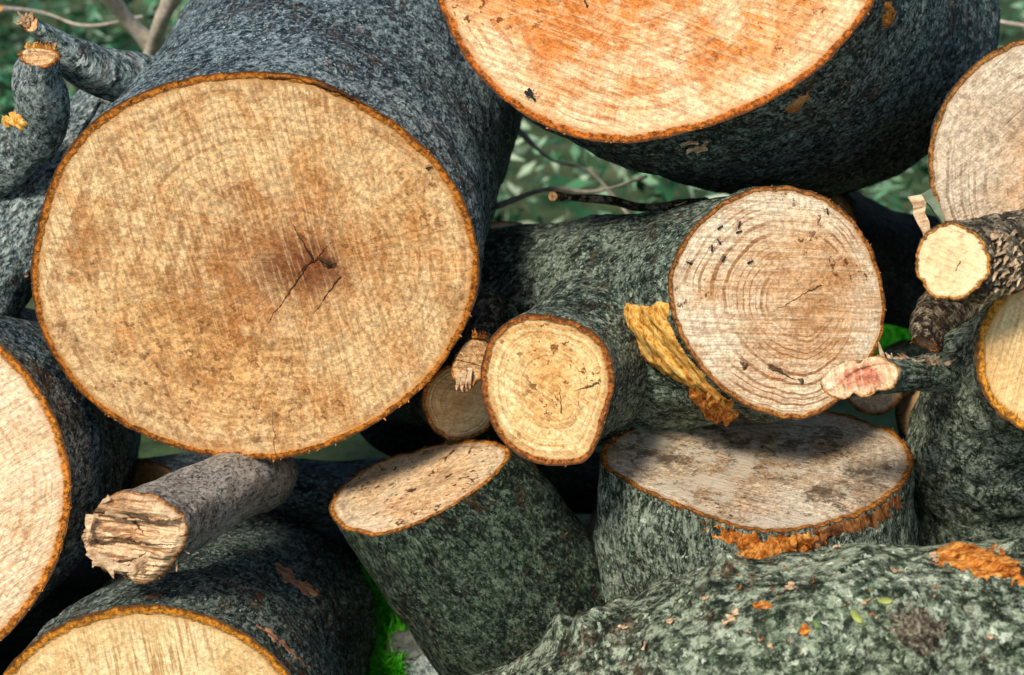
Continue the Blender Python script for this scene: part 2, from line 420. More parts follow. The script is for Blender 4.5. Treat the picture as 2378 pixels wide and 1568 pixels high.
TORN=fibre_mat('torn_orange_wood',(.09,.02,.003),(.50,.14,.016),(.88,.40,.09),ang=.8,stretch=(9.,60.,20.),bd=.010)
TORNY=fibre_mat('torn_golden_wood',(.26,.085,.012),(.76,.34,.055),(.95,.62,.18),ang=-.8,seed=3,stretch=(3.,40.,38.),bd=.006)
TORNP=fibre_mat('splintered_pale_wood',(.18,.09,.04),(.52,.33,.18),(.82,.60,.37),ang=.1,seed=6)
TAN=dict(light=(.91,.61,.30),mid=(.82,.44,.16),dark=(.36,.13,.03),heart=(.46,.15,.035),warm=(.66,.25,.05),warm_s=.45)
# ---------------------------------------------------------------- log A
A_out=[(630,168),(720,178),(800,212),(850,243),(920,285),(990,345),(1045,410),(1085,480),(1105,550),(1115,620),(1107,690),(1087,745),(1050,810),(1015,865),(960,920),(900,965),(820,1010),(740,1045),(650,1066),(560,1065),(470,1055),(380,1030),(300,995),(230,950),(170,895),(130,840),(95,770),(75,690),(70,620),(83,550),(98,480),(122,410),(158,345),(200,295),(260,250),(330,215),(400,190),(470,176),(550,167)]
eA,bA=log("huge round log with tan sawn face and blue-grey bark",A_out,[(600,620,0,0),(700,440,.5,.50),(850,130,1.4,.53),(900,50,1.8,.54)],n0=(.10,1,.42),
  nth=340,ds=.012,pith=(735,605),bark=BA,amp=.012,key='A',facelabel="tan sawn end with dark heart and radial cracks",
  face=dict(TAN,heart_r=.50,heart_s=.68,rings=15,ring_s=.38,saw=1.35,saw_s=.42,stain=.5,specks=.6,rimw=.016,rim=(.44,.14,.015),fuzz=.55,stain_sc=4.5,band=.9,band_r=.42,core=.95,core_r=.24,pale=.8,radial=.28),
  cracks=[(725,605,600,780,.0032),(725,600,665,500,.0026),(730,610,770,560,.003),(725,608,690,640,.005),(790,645,720,740,.003),(628,180,705,186,.005),(790,208,695,186,.010),(775,200,850,246,.012),(765,612,735,600,.018),(640,1060,630,920,.001)])
# log B
B_out=[(1012,-10),(1040,60),(1065,110),(1100,165),(1150,215),(1200,255),(1260,290),(1330,318),(1400,330),(1450,333),(1520,325),(1600,305),(1700,275),(1780,240),(1860,190),(1920,145),(1970,90),(2010,40),(2038,-5),(2050,-80),(2040,-180),(1980,-300),(1880,-410),(1750,-490),(1600,-530),(1450,-530),(1300,-480),(1170,-400),(1080,-300),(1020,-180),(1000,-80)]
eB,bB=log("thick log with orange-hearted sawn face resting on top",B_out,[(1525,-110,-.1,0),(1650,-40,.3,.50),(1885,75,1.15,.53)],n0=(.3,1,.12),
  nth=340,ds=.012,pith=(1490,-20),bark=BB,amp=.014,key='B',facelabel="pale sawn end with bright orange heartwood",
  bumps=[(1620,350,.1,.06,.02),(2070,30,.2,.05,.03)],
  face=dict(light=(.95,.71,.41),mid=(.92,.58,.27),dark=(.48,.13,.022),heart=(.76,.22,.028),heart_r=.92,heart_s=.9,rings=20,ring_s=.45,saw=.35,saw_s=.36,stain=.4,specks=.9,rim=(.42,.11,.012),rimw=.018,fuzz=.45,warm=(.80,.30,.05),warm_s=.45,hb=.15,pale=.8,radial=.2),
  cracks=[(1365,15,1320,-60,.003)])
# log C with forked stub
C_out=[(1800,432),(1870,440),(1930,465),(1980,510),(2020,570),(2045,640),(2056,720),(2045,790),(2010,860),(1960,920),(1900,962),(1850,975),(1780,960),(1710,930),(1650,880),(1600,820),(1570,760),(1555,700),(1553,640),(1568,590),(1600,540),(1650,490),(1700,455),(1750,437)]
eC,bC=log("forked green-grey log with pale sawn face and torn side",C_out,[(1805,705,0,0),(1640,730,.27,.27),(1420,765,.62,.30),(1150,790,1.1,.33)],n0=(-.32,1,.02),
  nth=280,ds=.011,pith=(1880,700),bark=BCm,amp=.014,key='C',facelabel="pale whitish sawn end with dark streaks",ridge=.002,
  bumps=[(1400,640,.45,.08,.025)],
  face=dict(light=(.93,.75,.51),mid=(.87,.58,.32),dark=(.34,.13,.035),heart=(.72,.37,.14),heart_r=.75,heart_s=.65,rings=22,ring_s=.7,saw=.03,saw_s=.4,stain=.42,specks=.9,rim=(.36,.13,.025),rimw=.011,fuzz=.45,warm=(.6,.24,.06),warm_s=.35,pale=.9,radial=.12),
  cracks=[(1910,660,1780,730,.002),(1730,850,1720,835,.008),(1790,850,1850,885,.006),(1860,885,1850,880,.008)])
D_out=[(1230,728),(1290,735),(1340,748),(1385,775),(1415,820),(1427,870),(1417,930),(1402,985),(1387,1030),(1360,1072),(1310,1082),(1250,1077),(1190,1048),(1150,1000),(1125,940),(1117,880),(1125,820),(1150,770),(1185,742)]
tube(D_out,[(1275,900,-.12,0),(1325,860,.08,.16),(1410,800,.35,.19),(1500,770,.6,.21)],n0=(.12,1,.12),nth=220,ds=.01,pith=(1290,900),bark=BCm,base=bC,parent=eC,
  barkname='branch_stub',facechild=True,amp=.010,key='D',barklabel="short forked stub with creamy yellow sawn end",
  face=dict(light=(.95,.73,.38),mid=(.91,.60,.25),dark=(.5,.2,.04),heart=(.84,.45,.16),heart_r=.6,heart_s=.6,rings=9,ring_s=.5,saw=.6,saw_s=.4,stain=.42,specks=.9,rim=(.30,.09,.015),rimw=.014,fuzz=.45,warm_s=.45),
  cracks=[(1390,890,1330,912,.003),(1300,960,1300,900,.0022)])
patch('torn_wood','C',[(1450,697),(1490,706),(1558,694),(1556,740),(1570,775),(1597,822),(1645,880),(1700,935),(1718,958),(1690,972),(1645,962),(1610,910),(1540,872),(1480,832),(1448,790),(1443,735)],TORNY,eC,bC,h=.006,rough=.004,fdir=(.7,.7),jit=5,soft=16,ns=.8,label="golden torn wood wedge beside the cut")
patch('torn_strip','C',[(1455,697),(1485,710),(1520,770),(1570,815),(1630,875),(1680,935),(1610,900),(1540,868),(1480,830),(1450,790)],TORNY,eC,bC,h=.012,rough=.006,fdir=(.7,.7),jit=6,soft=18,ns=.8)
patch('torn_bark','C',[(1580,880),(1650,905),(1700,930),(1722,958),(1695,988),(1640,972),(1605,930)],TORN,eC,bC,h=.010,rough=.018,fdir=(.2,1.),jit=16)
# stump E
E_out=[(1392,1062),(1402,1088),(1440,1112),(1500,1145),(1570,1175),(1640,1203),(1720,1228),(1790,1240),(1870,1230),(1940,1215),(2010,1188),(2070,1152),(2110,1110),(2122,1062),(2090,1012),(2000,972),(1900,950),(1780,940),(1650,945),(1540,965),(1450,1000),(1405,1030)]
eE,bE=log("upright stump with weathered grey-brown sawn top",E_out,[(1755,1090,.18,0),(1755,1260,.27,.365),(1752,1500,.39,.372),(1750,1800,.52,.385)],n0=(0,.40,-.92),
  nth=300,ds=.011,pith=(1790,1060),bark=BE,amp=.014,key='E',cat='stump',group='upright stumps in the pile',name='stump',tr=.15,blend=.1,jag=.008,
  face=dict(light=(.74,.60,.42),mid=(.56,.38,.21),dark=(.16,.08,.03),heart=(.30,.15,.06),heart_r=.5,heart_s=.6,rings=12,ring_s=.3,saw=.5,saw_s=.25,stain=.6,specks=1.,rim=(.34,.12,.015),rimw=.015,fuzz=.65,grime=.75,warm=(.46,.21,.06),pale=.3,radial=.1))
patch('torn_bark','E',[(1600,1195),(1700,1226),(1780,1240),(1880,1228),(1915,1240),(1900,1275),(1850,1300),(1790,1318),(1740,1305),(1700,1270),(1650,1235)],TORN,eE,bE,h=.004,rough=.018,fdir=(.1,1.),jit=26,soft=30,ns=.8,label="bright orange torn bark below the cut")
patch('torn_bark','E',[(1880,1226),(1960,1206),(2040,1176),(2088,1140),(2094,1180),(2040,1225),(1960,1245),(1900,1270)],fibre_mat('dark_torn_bark',(.04,.015,.006),(.18,.06,.018),(.45,.18,.05)),eE,bE,h=.002,rough=.008,fdir=(.1,1.),jit=16,soft=20)
# stump F
F_out=[(763,1175),(780,1212),(830,1237),(870,1246),(930,1232),(1000,1202),(1080,1157),(1140,1112),(1187,1062),(1182,1040),(1130,1023),(1050,1028),(960,1048),(860,1083),(800,1120)]
eF,bF=log("leaning stump with pale sawn top and dim green bark",F_out,[(975,1135,.25,0),(1080,1265,.34,.24),(1222,1450,.46,.255),(1415,1700,.62,.265)],n0=(.38,.40,-.83),
  nth=260,ds=.011,pith=(1000,1120),bark=BF,amp=.010,key='F',cat='stump',group='upright stumps in the pile',name='stump',tr=.15,blend=.3,
  face=dict(light=(.90,.70,.45),mid=(.79,.52,.27),dark=(.3,.13,.04),heart=(.6,.34,.15),heart_r=.4,heart_s=.3,rings=8,ring_s=.3,saw=.3,saw_s=.35,stain=.5,specks=1.,rim=(.42,.15,.02),rimw=.013,grime=.3))
# log G
eG,bG=log("damp green log with creamy sawn face",ell(345,1768,400,366,0,40,.008),[(345,1768,-.1,0),(445,1630,.35,.378),(578,1470,.95,.368)],n0=(.14,1,.3),
  nth=300,ds=.012,pith=(360,1720),bark=BG,amp=.012,key='G',facelabel="creamy sawn end with straight saw lines",
  face=dict(light=(.93,.70,.37),mid=(.88,.56,.24),dark=(.4,.17,.04),heart=(.75,.4,.15),heart_r=.4,heart_s=.4,rings=14,ring_s=.3,saw=1.45,saw_s=.7,stain=.2,specks=.3,rim=(.46,.17,.015),rimw=.02,fuzz=.4,warm_s=.25))
SCR=fibre_mat('scraped_inner_bark',(.16,.06,.025),(.48,.20,.09),(.75,.44,.25),ang=.7)
for pl in ([(620,1300),(660,1305),(700,1340),(745,1370),(750,1390),(700,1385),(650,1345)],[(585,1440),(620,1455),(680,1500),(735,1560),(715,1560),(660,1510),(600,1465)],[(690,1435),(715,1445),(740,1475),(715,1465)],[(165,1370),(140,1390),(95,1450),(140,1430),(200,1370)]):
    patch('scraped_bark','G',pl,SCR,eG,bG,h=.002,rough=.003,jit=12)
# log H
H_out=[(-20,785),(0,798),(50,845),(90,900),(125,960),(150,1030),(165,1110),(162,1190),(145,1270),(110,1350),(60,1425),(0,1490),(-80,1540),(-200,1560),(-330,1500),(-430,1380),(-480,1200),(-460,1020),(-390,880),(-280,790),(-150,755)]
eH,bH=log("log with pinkish cream sawn face and dark bark",H_out,[(-155,1150,.02,0),(-70,1080,.45,.39),(30,1030,1.0,.38)],n0=(.1,1,.15),
  nth=300,ds=.013,pith=(-140,1180),bark=BA,amp=.012,key='H',
  face=dict(light=(.94,.72,.47),mid=(.91,.61,.35),dark=(.5,.22,.07),heart=(.8,.45,.2),heart_r=.3,heart_s=.4,rings=22,ring_s=.35,saw=2.6,saw_s=.4,stain=.18,specks=.3,rim=(.46,.15,.015),rimw=.02,fuzz=.45,warm_s=.18))
# broken branch I
I_out=[(258,1150),(330,1143),(390,1165),(430,1200),(437,1245),(412,1292),(372,1340),(320,1356),(280,1335),(208,1292),(200,1235),(222,1185)]
eI,bI=log("short broken grey branch with splintered end",I_out,[(320,1250,-.22,0),(410,1200,-.06,.096),(505,1148,.12,.090),(580,1118,.34,.090),(610,1108,.50,.088)],n0=(.32,.9,.1),
  cat='broken branch',name='broken_branch',group=None,nth=180,ds=.008,pith=(310,1230),bark=BI,amp=.006,key='I',facedisp=.008,planks=.018,facename='splintered_end',jag=.02,fringe=1.5,
  face=dict(light=(.82,.57,.33),mid=(.60,.35,.17),dark=(.22,.09,.03),heart=(.72,.44,.22),rings=5,ring_s=.2,saw=.1,saw_s=.8,stain=.4,specks=.4,rim=(.3,.14,.05),rimw=.005,fuzz=.5,warm=(.55,.3,.15)),
  cracks=[(235,1180,430,1215,.008),(230,1250,420,1262,.007),(300,1330,350,1275,.007),(300,1200,330,1240,.005),(260,1300,380,1290,.005)])
it=[]
for (u,v,du,dv,w,t) in [(245,1186,165,18,.010,.008),(222,1295,90,30,.014,.010),(325,1325,60,-50,.012,.01),(405,1255,6,72,.005,.003),(410,1262,30,25,.004,.003),(300,1325,50,-35,.014,.01),(210,1195,-8,60,.008,.006),(205,1280,60,45,.012,.006),(395,1190,25,40,.007,.005),(255,1155,-20,14,.006,.004),(225,1290,-10,28,.006,.004),(255,1320,10,24,.006,.004)]:
    it.append((P(u,v,-.235+random.uniform(-.005,.005)),P(u+du,v+dv,-.235+random.uniform(-.01,.01)),w,t))
shards('splinter',it,TORNP,bI,eI)
# log J
eJ,bJ=log("small log end with smooth pale sawn face",ell(1068,935,86,92),[(1068,935,.4,0),(1040,925,.6,.09),(900,900,1.1,.1)],n0=(-.35,1,.05),nth=140,ds=.014,bark=BF,key='J',
  face=dict(light=(.94,.70,.38),mid=(.88,.60,.30),dark=(.4,.2,.07),heart=(.7,.42,.2),rings=9,ring_s=.6,saw=.2,saw_s=.3,stain=.15,specks=.2,rimw=.01,fuzz=.3,warm_s=.15))
# torn chip K
K_out=[(1068,820),(1100,785),(1132,795),(1134,850),(1108,885),(1075,915),(1060,890)]
eK,bK=log("torn splintered branch piece wedged between logs",K_out,[(1092,850,.06,0),(1110,800,.2,.045),(1130,730,.4,.05)],n0=(.2,.8,-.2),cat='branch piece',name='branch_piece',group=None,nth=90,ds=.008,bark=BM,facedisp=.008,jag=.010,fringe=.6,facename='torn_end',planks=.008,
  face=dict(light=(.72,.46,.22),mid=(.52,.28,.11),dark=(.16,.06,.02),heart=(.56,.32,.15),saw=1.1,saw_s=.7,rings=4,rimw=.004,fuzz=.7,pale=0.,warm_s=.2))
shards('splinter',[(P(1066+i*6,870+random.uniform(-20,12),.04),P(1064+i*6+random.uniform(-6,6),906+random.uniform(-12,6),.03),.006,.003) for i in range(5)],TORNP,bK,eK)
shards('splinter',[(P(1100+i*6,785,.05),P(1097+i*6,768+random.uniform(-12,8),.03),.004,.003) for i in range(6)],TORN,bK,eK)
# log L
eL,bL=log("log with greyish sawn face and curved saw rings",ell(2440,385,282,305,0.1,40,.01),[(2440,385,.2,0),(2450,370,.6,.29),(2480,330,1.3,.3)],n0=(.02,1,.1),nth=260,ds=.013,pith=(2520,440),bark=BB,key='L',
  face=dict(light=(.78,.66,.48),mid=(.66,.50,.33),dark=(.30,.17,.08),heart=(.64,.32,.12),heart_r=.6,heart_s=.8,rings=24,ring_s=.7,saw=-.7,saw_s=.25,stain=.3,specks=.4,rim=(.33,.14,.03),rimw=.012,fuzz=.5,warm_s=.15,radial=.1))
# small branch M
eM,bM=log("small cut branch with creamy round end and flaky bark",ell(2210,607,86,92,.2),[(2210,607,-.38,0),(2290,600,-.26,.088),(2370,585,-.1,.090),(2480,570,.15,.095)],n0=(.35,1,.02),cat='cut branch',name='cut_branch',group=None,nth=150,ds=.008,pith=(2220,615),bark=BM,amp=.012,fine=.008,key='M',fringe=1.5,
  face=dict(light=(.95,.76,.45),mid=(.93,.69,.38),dark=(.6,.33,.12),heart=(.88,.52,.28),heart_r=.4,heart_s=.5,rings=7,ring_s=.2,saw=.4,saw_s=.25,stain=.18,specks=.3,rim=(.4,.17,.03),rimw=.006,fuzz=.3,warm_s=.15,radial=.1),cracks=[(2225,612,2210,635,.002)])
it=[]
for i in range(70):
    u=random.uniform(2280,2378);v=random.uniform(535,680)
    p,n=hit('M',u,v)
    if p is None: continue
    q,n2=hit('M',u-random.uniform(8,24),v+random.uniform(6,20))
    if q is None: continue
    it.append((p+n*.001,q+n2*random.uniform(.002,.008),random.uniform(.002,.005),.0015))
shards('bark_flake',it,TORNP,bM,eM)
# log N + stub O
eN,bN=log("crooked grey-green trunk with yellow sawn face",ell(2450,828,186,190,0,36,.015),[(2450,828,-.12,0),(2390,870,.06,.195),(2330,960,.28,.21),(2330,1110,.5,.235),(2400,1330,.65,.27)],n0=(-.25,1,-.1),nth=240,ds=.011,pith=(2480,840),bark=BE,amp=.022,key='N',ridge=.003,
  bumps=[(2180,820,.1,.07,.04)],
  face=dict(light=(.92,.66,.32),mid=(.88,.54,.21),dark=(.5,.23,.06),heart=(.85,.56,.24),heart_r=.6,heart_s=.5,rings=12,ring_s=.3,saw=1.9,saw_s=.45,stain=.15,specks=.2,rim=(.56,.22,.02),rimw=.020,fuzz=.35,warm_s=.15))
O_out=[(1945,850),(2000,844),(2065,838),(2092,860),(2082,897),(2040,907),(1985,914),(1915,910),(1902,885)]
tube(O_out,[(2000,878,-.26,0),(2090,872,-.17,.038),(2160,868,-.05,.042),(2260,870,.12,.06)],n0=(.8,.75,-.35),nth=110,ds=.006,bark=BE,base=bN,parent=eN,barkname='branch_stub',facechild=True,amp=.006,key='O',fringe=3,blend=1.,facedisp=.006,planks=.006,jag=.010,barklabel="thin broken stub with reddish slanted cut",
  face=dict(light=(.93,.72,.46),mid=(.84,.52,.28),dark=(.42,.11,.06),heart=(.60,.18,.10),heart_r=.6,heart_s=.8,rings=4,ring_s=.3,saw=1.5,saw_s=.5,stain=.6,specks=.5,rimw=.005,rim=(.5,.25,.07),warm_s=.25))
it=[]
for i in range(22):
    u=random.uniform(2050,2195);it.append((P(u,842+random.uniform(-4,8),-.19+(u-2040)/155*.1),P(u+random.uniform(-32,32),832+random.uniform(-14,8),-.21+(u-2040)/155*.1),random.uniform(.003,.007),.003))
shards('splinter',it,TORNP,bN,eN)
shards('splinter',[(P(2050,838,-.2),P(2040,795,-.22),.006,.004)],TORNP,bN,eN)
e=empty('split_stick',P(2150,500,-.1),"split stick with pale torn side beside logs",'stick')
shards('torn_wood',[(P(2130,455,-.1),P(2150,560,-.12),.018,.012)],TORNP,P(2150,500,-.1),e)
shards('bark',[(P(2148,448,-.1),P(2195,525,-.12),.012,.02)],plain_mat('stick_bark',(.13,.17,.10)),P(2150,500,-.1),e)
log("stubby brown branch behind the crooked trunk",ell(2150,800,34,14,.3),[(2150,800,.05,0),(2175,740,.25,.06),(2270,680,.5,.09)],n0=(.3,.4,.8),cat='branch',name='branch',group=None,nth=90,ds=.01,bark=BM,facedisp=.01,jag=.012,
  face=dict(light=(.55,.4,.28),mid=(.36,.22,.14),dark=(.2,.1,.05),heart=(.4,.25,.15),rimw=.006,pale=0.))
log("small log end half hidden with pale sawn face",ell(2030,905,66,60),[(2030,905,.55,0),(2050,890,.8,.065),(2100,850,1.3,.08)],nth=100,ds=.016,bark=BF,
  face=dict(light=(.75,.58,.38),mid=(.6,.42,.25),dark=(.35,.2,.1),heart=(.6,.4,.25),rings=6,rimw=.008))
# mossy Q
eQ,bQ=log("gnarled mossy trunk lying across with orange scrapes",ell(1000,1740,130,120),[(1000,1740,.2,0),(1180,1690,.05,.15),(1400,1650,-.1,.205),(1640,1580,-.2,.24),(1850,1520,-.25,.24),(2080,1495,-.27,.245),(2300,1545,-.3,.28),(2560,1640,-.3,.32)],
  nth=340,ds=.0085,bark=BQ,amp=.024,fine=.004,key='Q',ridge=.007,
  bumps=[(1700,1330,-.3,.06,.055),(1380,1460,-.2,.07,.055),(2140,1450,-.5,.06,.05),(1900,1420,-.45,.08,.02),(1310,1480,-.12,.06,.05),(2350,1330,-.4,.12,.05),(1640,1400,-.35,.04,.03),(2000,1300,-.35,.05,.02),(1560,1520,-.4,.05,.03),(2260,1500,-.5,.05,.03),(1460,1430,-.15,.05,.03)],
  face=dict(TAN))
patch('scraped_bark','Q',[(2150,1275),(2210,1258),(2290,1262),(2350,1290),(2385,1330),(2385,1370),(2320,1350),(2240,1335),(2170,1310)],TORN,eQ,bQ,h=.003,rough=.014,fdir=(1,.25),jit=22,soft=20,label="orange scraped wood patch")
patch('scraped_bark','Q',[(1850,1455),(1880,1448),(1895,1470),(1870,1485),(1853,1475)],TORN,eQ,bQ,h=.002,rough=.004)
patch('scraped_bark','Q',[(1740,1400),(1770,1388),(1800,1400),(1795,1420),(1750,1420)],TORN,eQ,bQ,h=.002,rough=.004)
patch('burr','Q',[(2060,1440),(2100,1410),(2160,1420),(2200,1460),(2190,1510),(2130,1530),(2080,1490)],fibre_mat('knotty_burr',(.012,.010,.008),(.11,.09,.06),(.42,.38,.27),stretch=(25.,40.,25.),bd=.012),eQ,bQ,h=.010,rough=.04,fdir=(.5,.8),jit=26)
# left branches R
bR=P(90,200,.3); eR=empty('forked_branch',bR,"forked grey branch with small cut and torn ends",'branch')
tube(ell(92,130,48,26),[(92,132,.18,0),(84,190,.24,.062),(98,262,.32,.068),(60,335,.42,.076),(-60,420,.5,.085)],n0=(0,.55,-.8),nth=140,ds=.009,bark=BR,base=bR,parent=eR,amp=.012,fringe=4,jag=.01,facedisp=.012,
  bumps=[(120,215,.25,.05,.015)],
  face=dict(light=(.9,.66,.38),mid=(.8,.5,.23),dark=(.5,.25,.08),heart=(.8,.5,.3),rings=5,rimw=.006,fuzz=.6),key='R')
tube(ell(70,55,22,18),[(62,52,.26,0),(110,88,.3,.034),(165,135,.36,.062),(250,172,.45,.076),(360,190,.6,.08)],n0=(.5,.7,-.4),nth=120,ds=.009,bark=BR,base=bR,parent=eR,amp=.008,barkname='side_limb',facechild=True,facename='torn_end',fringe=6,jag=.015,facedisp=.02,
  face=dict(light=(.9,.6,.3),mid=(.75,.4,.16),dark=(.4,.15,.05),heart=(.7,.4,.2),rings=4,rimw=.004))
shards('splinter',[(P(68,60,.26),P(68+random.uniform(-40,26),40+random.uniform(-15,18),.24),.008,.005) for i in range(12)],TORNP,bR,eR)
shards('splinter',[(P(60+i*8,112,.2),P(60+i*8+random.uniform(-8,8),98,.18),.004,.003) for i in range(9)],TORNY,bR,eR)
patch('torn_wood','R',[(-10,290),(5,250),(25,245),(45,262),(70,290),(60,302),(20,300)],TORNY,eR,bR,h=.010,rough=.01)
log("straight grey limb leaning beside the big log",ell(-120,800,110,100),[(-120,800,.45,0),(-20,640,.5,.125),(80,490,.6,.125),(260,270,.85,.125)],nth=180,ds=.012,bark=BR,key='S',n0=(.3,1,.6),face=dict(TAN))
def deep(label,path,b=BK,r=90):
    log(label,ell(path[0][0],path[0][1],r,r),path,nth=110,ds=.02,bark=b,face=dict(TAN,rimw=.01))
deep("dark log deep inside the pile",[(330,1170,.9,0),(600,1150,1.05,.13),(980,1145,1.1,.13)],b=BA,r=100)
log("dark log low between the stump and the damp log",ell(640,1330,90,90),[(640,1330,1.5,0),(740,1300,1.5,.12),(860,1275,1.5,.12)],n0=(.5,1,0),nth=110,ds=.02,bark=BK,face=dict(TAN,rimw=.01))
deep("added filler log, painted dark, low behind the leaning stump",[(1160,1130,1.05,0),(1300,1120,1.1,.13),(1480,1130,1.15,.13)],r=100)  # this and the deep() logs below are added to keep the gaps dark
deep("added filler log, painted dark, between stumps",[(1500,1190,.85,0),(1430,1380,.95,.17),(1400,1750,1.1,.2)],r=110)
deep("added filler log, painted dark, behind the pile",[(1850,560,1.2,0),(2050,620,1.35,.2),(2330,660,1.5,.2)],r=150)
deep("added filler log, painted dark, behind the crooked trunk",[(2160,950,.8,0),(2200,1100,.85,.12),(2230,1350,.9,.14)],r=80)
deep("added filler log, painted dark, under the big one",[(1180,640,1.05,0),(1060,800,1.2,.2),(900,960,1.3,.22)],r=130)
deep("added filler log, painted dark, low beneath the pile",[(-100,1500,1.1,0),(100,1420,1.15,.2),(420,1330,1.2,.2)],r=150)
log("grey log low between the stumps",ell(945,1500,50,36),[(945,1500,.9,0),(1010,1580,.85,.08),(1110,1710,.8,.1)],n0=(.4,.6,-.6),nth=110,ds=.014,bark=BR,face=dict(light=(.3,.32,.28),mid=(.2,.22,.2),dark=(.08,.08,.06),heart=(.2,.2,.18),rim=(.15,.15,.12),rimw=.01,warm=(.2,.2,.16),warm_s=0.,pale=0.))
def twig(label,path,mat,r0=12,name='twig',nn=None):
    b=P(*path[0][:3]); e=empty(name,b,label,'twig')
    tube(ell(path[0][0],path[0][1],r0,r0),path,nth=24,ds=.012,bark=mat,base=b,parent=e,amp=.004,fine=.001,fringe=0,n0=nn,face=dict(TAN,rimw=.002))
twig("thin dark twig poking through the gap",[(1284,456,.45,0),(1340,460,.5,.012),(1420,466,.55,.014),(1500,482,.6,.014),(1640,470,.8,.016)],BM)
twig("thin grey twig below the forked branch",[(60,640,.2,0),(110,520,.35,.006),(180,330,.45,.006),(230,240,.5,.005)],BA,6)
TW=plain_mat('pale_twig',(.5,.42,.32))
nz=(.2,1,.1)
twig("pale bare branch in the undergrowth",[(240,-30,1.8,0),(290,40,1.9,.03),(350,110,2.,.035),(400,220,2.2,.035)],TW,25)
twig("pale bare branch crossing behind",[(410,-30,1.7,0),(375,50,1.8,.028),(350,130,2.,.03),(300,260,2.2,.03)],TW,25)
for (label,pa) in [("blurred grey twig behind the gap",[(1150,480,1.3,0),(1270,440,1.35,.007),(1380,445,1.4,.006),(1500,410,1.5,.006)]),
                   ("thin pale twig crossing the gap",[(1200,300,1.9,0),(1280,370,1.9,.007),(1370,400,1.9,.007),(1460,500,1.9,.007)]),
                   ("slender twig in the dark undergrowth",[(0,20,1.9,0),(100,30,2.,.007),(200,60,2.,.006),(330,40,2.1,.006)]),
                   ("slender grey twig above the thick log",[(2230,-20,1.9,0),(2290,40,1.9,.008),(2378,60,1.9,.008)])]:
    twig(label,pa,TW,8,nn=nz)
# ---------------------------------------------------------------- insects
BLK=plain_mat('insect_black',(.012,.010,.010),.35)
def sph(c,ax,up,a,b,V,F,n=8,m=6):
    ax=ax.normalized(); s=ax.cross(up).normalized(); u=s.cross(ax); k0=len(V)
    for i in range(m+1):
        ph=math.pi*i/m
        for j in range(n):
            t=2*math.pi*j/n
            V.append(c+ax*(-a*math.cos(ph))+s*(b*math.sin(ph)*math.cos(t))+u*(b*math.sin(ph)*math.sin(t)))
    for i in range(m):
        for j in range(n): F.append((k0+i*n+j,k0+i*n+(j+1)%n,k0+(i+1)*n+(j+1)%n,k0+(i+1)*n+j))
def insect(key,u,v,ang,L,name,label,wings=False):
    p,n=hit(key,u,v)
    if p is None: return
    n=n.normalized(); d=Vector((math.cos(ang),0,math.sin(ang))); d=(d-n*d.dot(n)).normalized(); s=d.cross(n)
    V=[];F=[]
    c=p+n*L*.16
    sph(c-d*L*.3,d,n,L*.24,L*.14,V,F); sph(c,d,n,L*.16,L*.09,V,F); sph(c+d*L*.27,d,n,L*.13,L*.11,V,F)
    for k in (-1,0,1):
        for sg in (-1,1):
            a=c+d*k*L*.08; b=a+s*sg*L*.25+d*k*L*.12+n*L*.08; e=b+s*sg*L*.18+d*k*L*.15-n*L*.22
            for x,y in ((a,b),(b,e)):
                k0=len(V);w=L*.02
                V+= [x-d*w,x+d*w,x+n*w,y-d*w,y+d*w,y+n*w]
                F+= [(k0,k0+1,k0+4,k0+3),(k0+1,k0+2,k0+5,k0+4),(k0+2,k0,k0+3,k0+5)]
    if wings:
        for sg in (-1,1):
            k0=len(V);a=c+n*L*.12
            V+=[a,a-d*L*.3+s*sg*L*.3,a-d*L*.62+s*sg*L*.25,a-d*L*.6+s*sg*L*.05]; F+=[(k0,k0+1,k0+2,k0+3)]
    o=mk(name,V,F,[BLK],p); o["label"]=label; o["category"]=name
    if name=='ant': o["group"]="ants on the sawn face"
for (u,v,a) in [(1672,528,.6),(1716,520,1.3),(1716,538,.3),(1668,560,2.2),(1680,600,1.),(1598,610,2.8),(1652,575,1.6),(1742,608,.4),(1920,490,1.8)]:
    insect('C_f',u,v,a,.018,'ant',"tiny black ant crawling on pale sawn wood")
insect('B_f',1237,224,-.9,.032,'fly',"black fly resting on pale sawn wood",True)
insect('A_f',998,388,.3,.018,'ant',"tiny black ant crawling on tan sawn wood")
